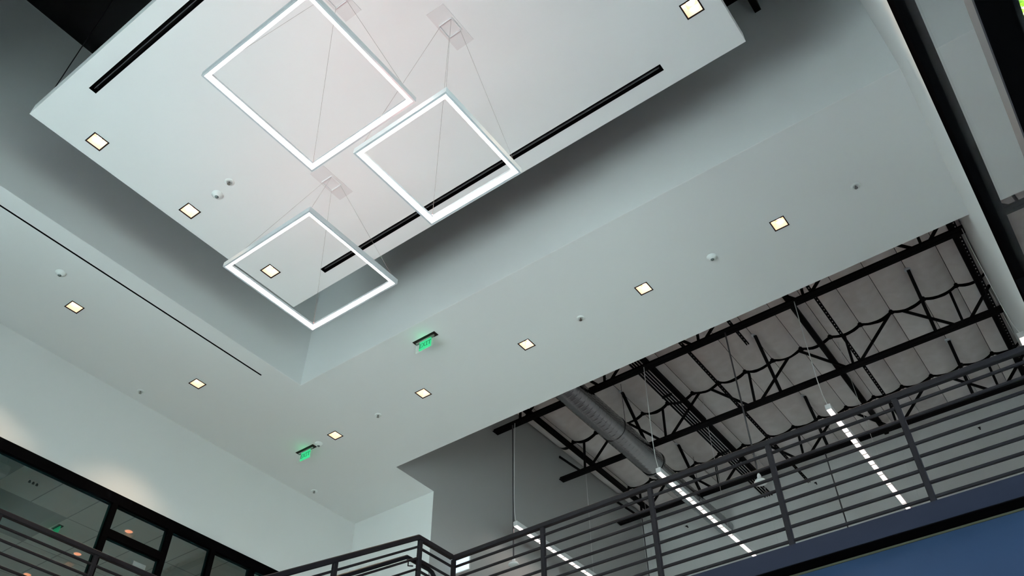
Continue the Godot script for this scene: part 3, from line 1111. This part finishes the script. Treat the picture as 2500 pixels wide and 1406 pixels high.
# ------------------------------------------------------------------ office behind the left glazing
func office() -> void:
	var yc := 0.822
	var xa := -1.95
	var st := tool()
	pbox(st, xa - 0.03, xa, FL, 0.9, NIBZ - 0.03, ZF + 0.03)
	setting("wall_office_back", st, M.grey_paint, "back wall of the office behind the left glazing", "wall")
	st = tool()
	pbox(st, xa, WL - 0.03, FL, 0.9, NIBZ - 0.03, NIBZ)
	pbox(st, xa, WL - 0.03, FL, 0.9, ZF, ZF + 0.03)
	setting("wall_office_ends", st, M.grey_paint, "end walls of the office behind the left glazing", "wall")
	st = tool(); pbox(st, xa, WL - 0.03, 0.405, MZ, NIBZ, ZF)
	setting("floor_office", st, M.carpet, "carpeted floor of the office behind the glazing", "floor")
	var t := thing("ceiling_office", "grid ceiling of the office behind the left glazing", "ceiling", "", Vector3.ZERO, "structure")
	st = tool(); pbox(st, xa - 0.03, WL - 0.03, yc + 0.006, yc + 0.012, NIBZ - 0.03, ZF + 0.03)
	put("deck", st, M.black_paint, t)
	var dz := 0.0757
	var dx := 0.1514
	var z0 := -0.1515 - 14 * dz
	var tm := {}
	for j in 20:
		for i in 4:
			var za := z0 + j * dz
			var xx := -1.402 - (i + 1) * dx
			if za < NIBZ or za + dz > ZF:
				continue
			var xl := maxf(xx, xa)
			var xr := xx + dx
			st = tool()
			pbox(st, xl + 0.0008, xr - 0.0008, yc, yc + 0.003, za + 0.0008, za + dz - 0.0008)
			var dark: bool = (i == 0 and j == 9) or (i == 1 and j in [8, 10, 7]) or (i == 2 and j == 9)
			put("ceiling_tile", st, M.tile_dark if dark else M.tile, t)
	st = tool()
	for j in 21:
		var z := z0 + j * dz
		if z > NIBZ and z < ZF:
			bar(st, P(xa, yc + 0.0004, z), P(WL - 0.03, yc + 0.0004, z), 0.018, 0.008)
	put("grid_runner", st, M.tile_dark, t)
	st = tool()
	for i in 4:
		var x := -1.402 - i * dx
		bar(st, P(x, yc + 0.0004, NIBZ), P(x, yc + 0.0004, ZF), 0.018, 0.008)
	put("grid_runner", st, M.tile_dark, t)
	# lamps, a sign and a track in the office
	var words := ["warm office downlight seen through the transom pane", "warm office downlight behind the walkway railing", "warm office downlight at the bottom left corner"]
	var k := 0
	for p in [[-1.503, -0.783], [-1.664, -0.777], [-1.828, -0.767]]:
		var d := thing("office_downlight", words[k], "downlight", "office downlights", P(p[0], yc, p[1]))
		st = tool()
		lathe(st, Vector3.ZERO, [Vector2(0.070, 0.0), Vector2(0.070, -0.006), Vector2(0.058, -0.008), Vector2(0.058, 0.0)], 20)
		put("trim", st, M.plastic_white, d)
		st = tool()
		lathe(st, Vector3.ZERO, [Vector2(0.058, -0.004), Vector2(0.0, -0.005)], 20)
		put("lamp", st, M.office_lamp if M.has("office_lamp") else glow("office_lamp", Color(1.0, 0.62, 0.42), 0.9), d)
		var l := SpotLight3D.new()
		l.name = "office_beam"
		l.light_color = Color(1.0, 0.8, 0.65)
		l.light_energy = 1.8
		l.light_size = 0.06
		l.spot_angle = 60.0
		l.spot_range = 12.0
		l.spot_attenuation = 2.0
		l.shadow_enabled = true
		d.add_child(l)
		l.position = Vector3(0, -0.012, 0)
		l.rotation = Vector3(-PI / 2, 0, 0)
		k += 1
	var s := thing("office_exit_sign", "small green exit sign on the office ceiling behind the glazing", "exit sign", "", P(-1.598, yc, -0.690))
	st = tool(); box(st, Vector3(-0.10, -0.012, -0.04), Vector3(0.10, 0.0, 0.04)); put("canopy", st, M.trim_dark, s)
	st = tool(); box(st, Vector3(-0.09, -0.11, -0.006), Vector3(0.09, -0.012, 0.006)); put("legend_light", st, M.exit_letter_light, s)
	var b := thing("track_light", "small track with heads on the office ceiling", "track light", "", P(-1.481, yc, -0.569))
	st = tool(); bar(st, Vector3(0, -0.012, -0.08), Vector3(0, -0.012, 0.08), 0.03, 0.02); put("rail", st, M.plastic_white, b)
	for i in 3:
		st = tool()
		lathe(st, Vector3(0, -0.022, -0.055 + i * 0.055), [Vector2(0.012, 0.0), Vector2(0.018, -0.03), Vector2(0.0, -0.03)], 12)
		put("head", st, M.trim_dark, b)
	# surface lights of the office
	st = tool()

# ------------------------------------------------------------------ outdoors
func outside() -> void:
	var st := tool()
	box(st, Vector3(-70, -0.12, -60), Vector3(70, -0.02, 80))
	setting("ground", st, M.pavement, "grey asphalt outside the street glazing", "pavement")
	st = tool()
	box(st, Vector3(WR * S + 0.35, -0.02, -60), Vector3(60, 0.0, ZF * S))  # added dark strip, unseen, keeps sunlit ground from lighting the interior
	setting("ground_added", st, M.dark_ground, "added dark ground beside the right window wall, cutting bounced sunlight", "dark ground")
	st = tool()
	pbox(st, WR + 0.03, 0.128, 0.752, 0.775, -2.2, ZF)
	setting("trim_5", st, M.black_paint, "added dark soffit outside the right window wall, keeping bright sky out", "canopy")  # added overhang that blocks bright sky behind the upper pane
	# a tree beyond the right window wall
	var t := thing("tree", "sunlit yellow green tree outside the right window", "tree", "", Vector3(3.1, 0.0, -8.8))
	st = tool()
	tube(st, [Vector3(0, 0, 0), Vector3(0.08, 2.5, 0.05), Vector3(-0.05, 5.0, 0.1), Vector3(0.05, 11.0, 0.0)], 0.16, 10)
	put("trunk", st, M.bark, t)
	st = tool()
	var r := RandomNumberGenerator.new()
	r.seed = 21
	for i in 5200:
		var d := Vector3(r.randfn(), r.randfn(), r.randfn()).normalized()
		var c := Vector3(0, 11.0, 0) + Vector3(d.x * 2.3, d.y * 3.2, d.z * 2.6) * pow(r.randf(), 0.4)
		var u := Vector3(r.randfn(), r.randfn(), r.randfn()).normalized() * 0.11
		var v := u.cross(d).normalized() * 0.06
		quad(st, c - u, c + v, c + u, c - v)
	var cr := put("crown", st, M.leaf, t)
	cr.set_meta("kind", "stuff")
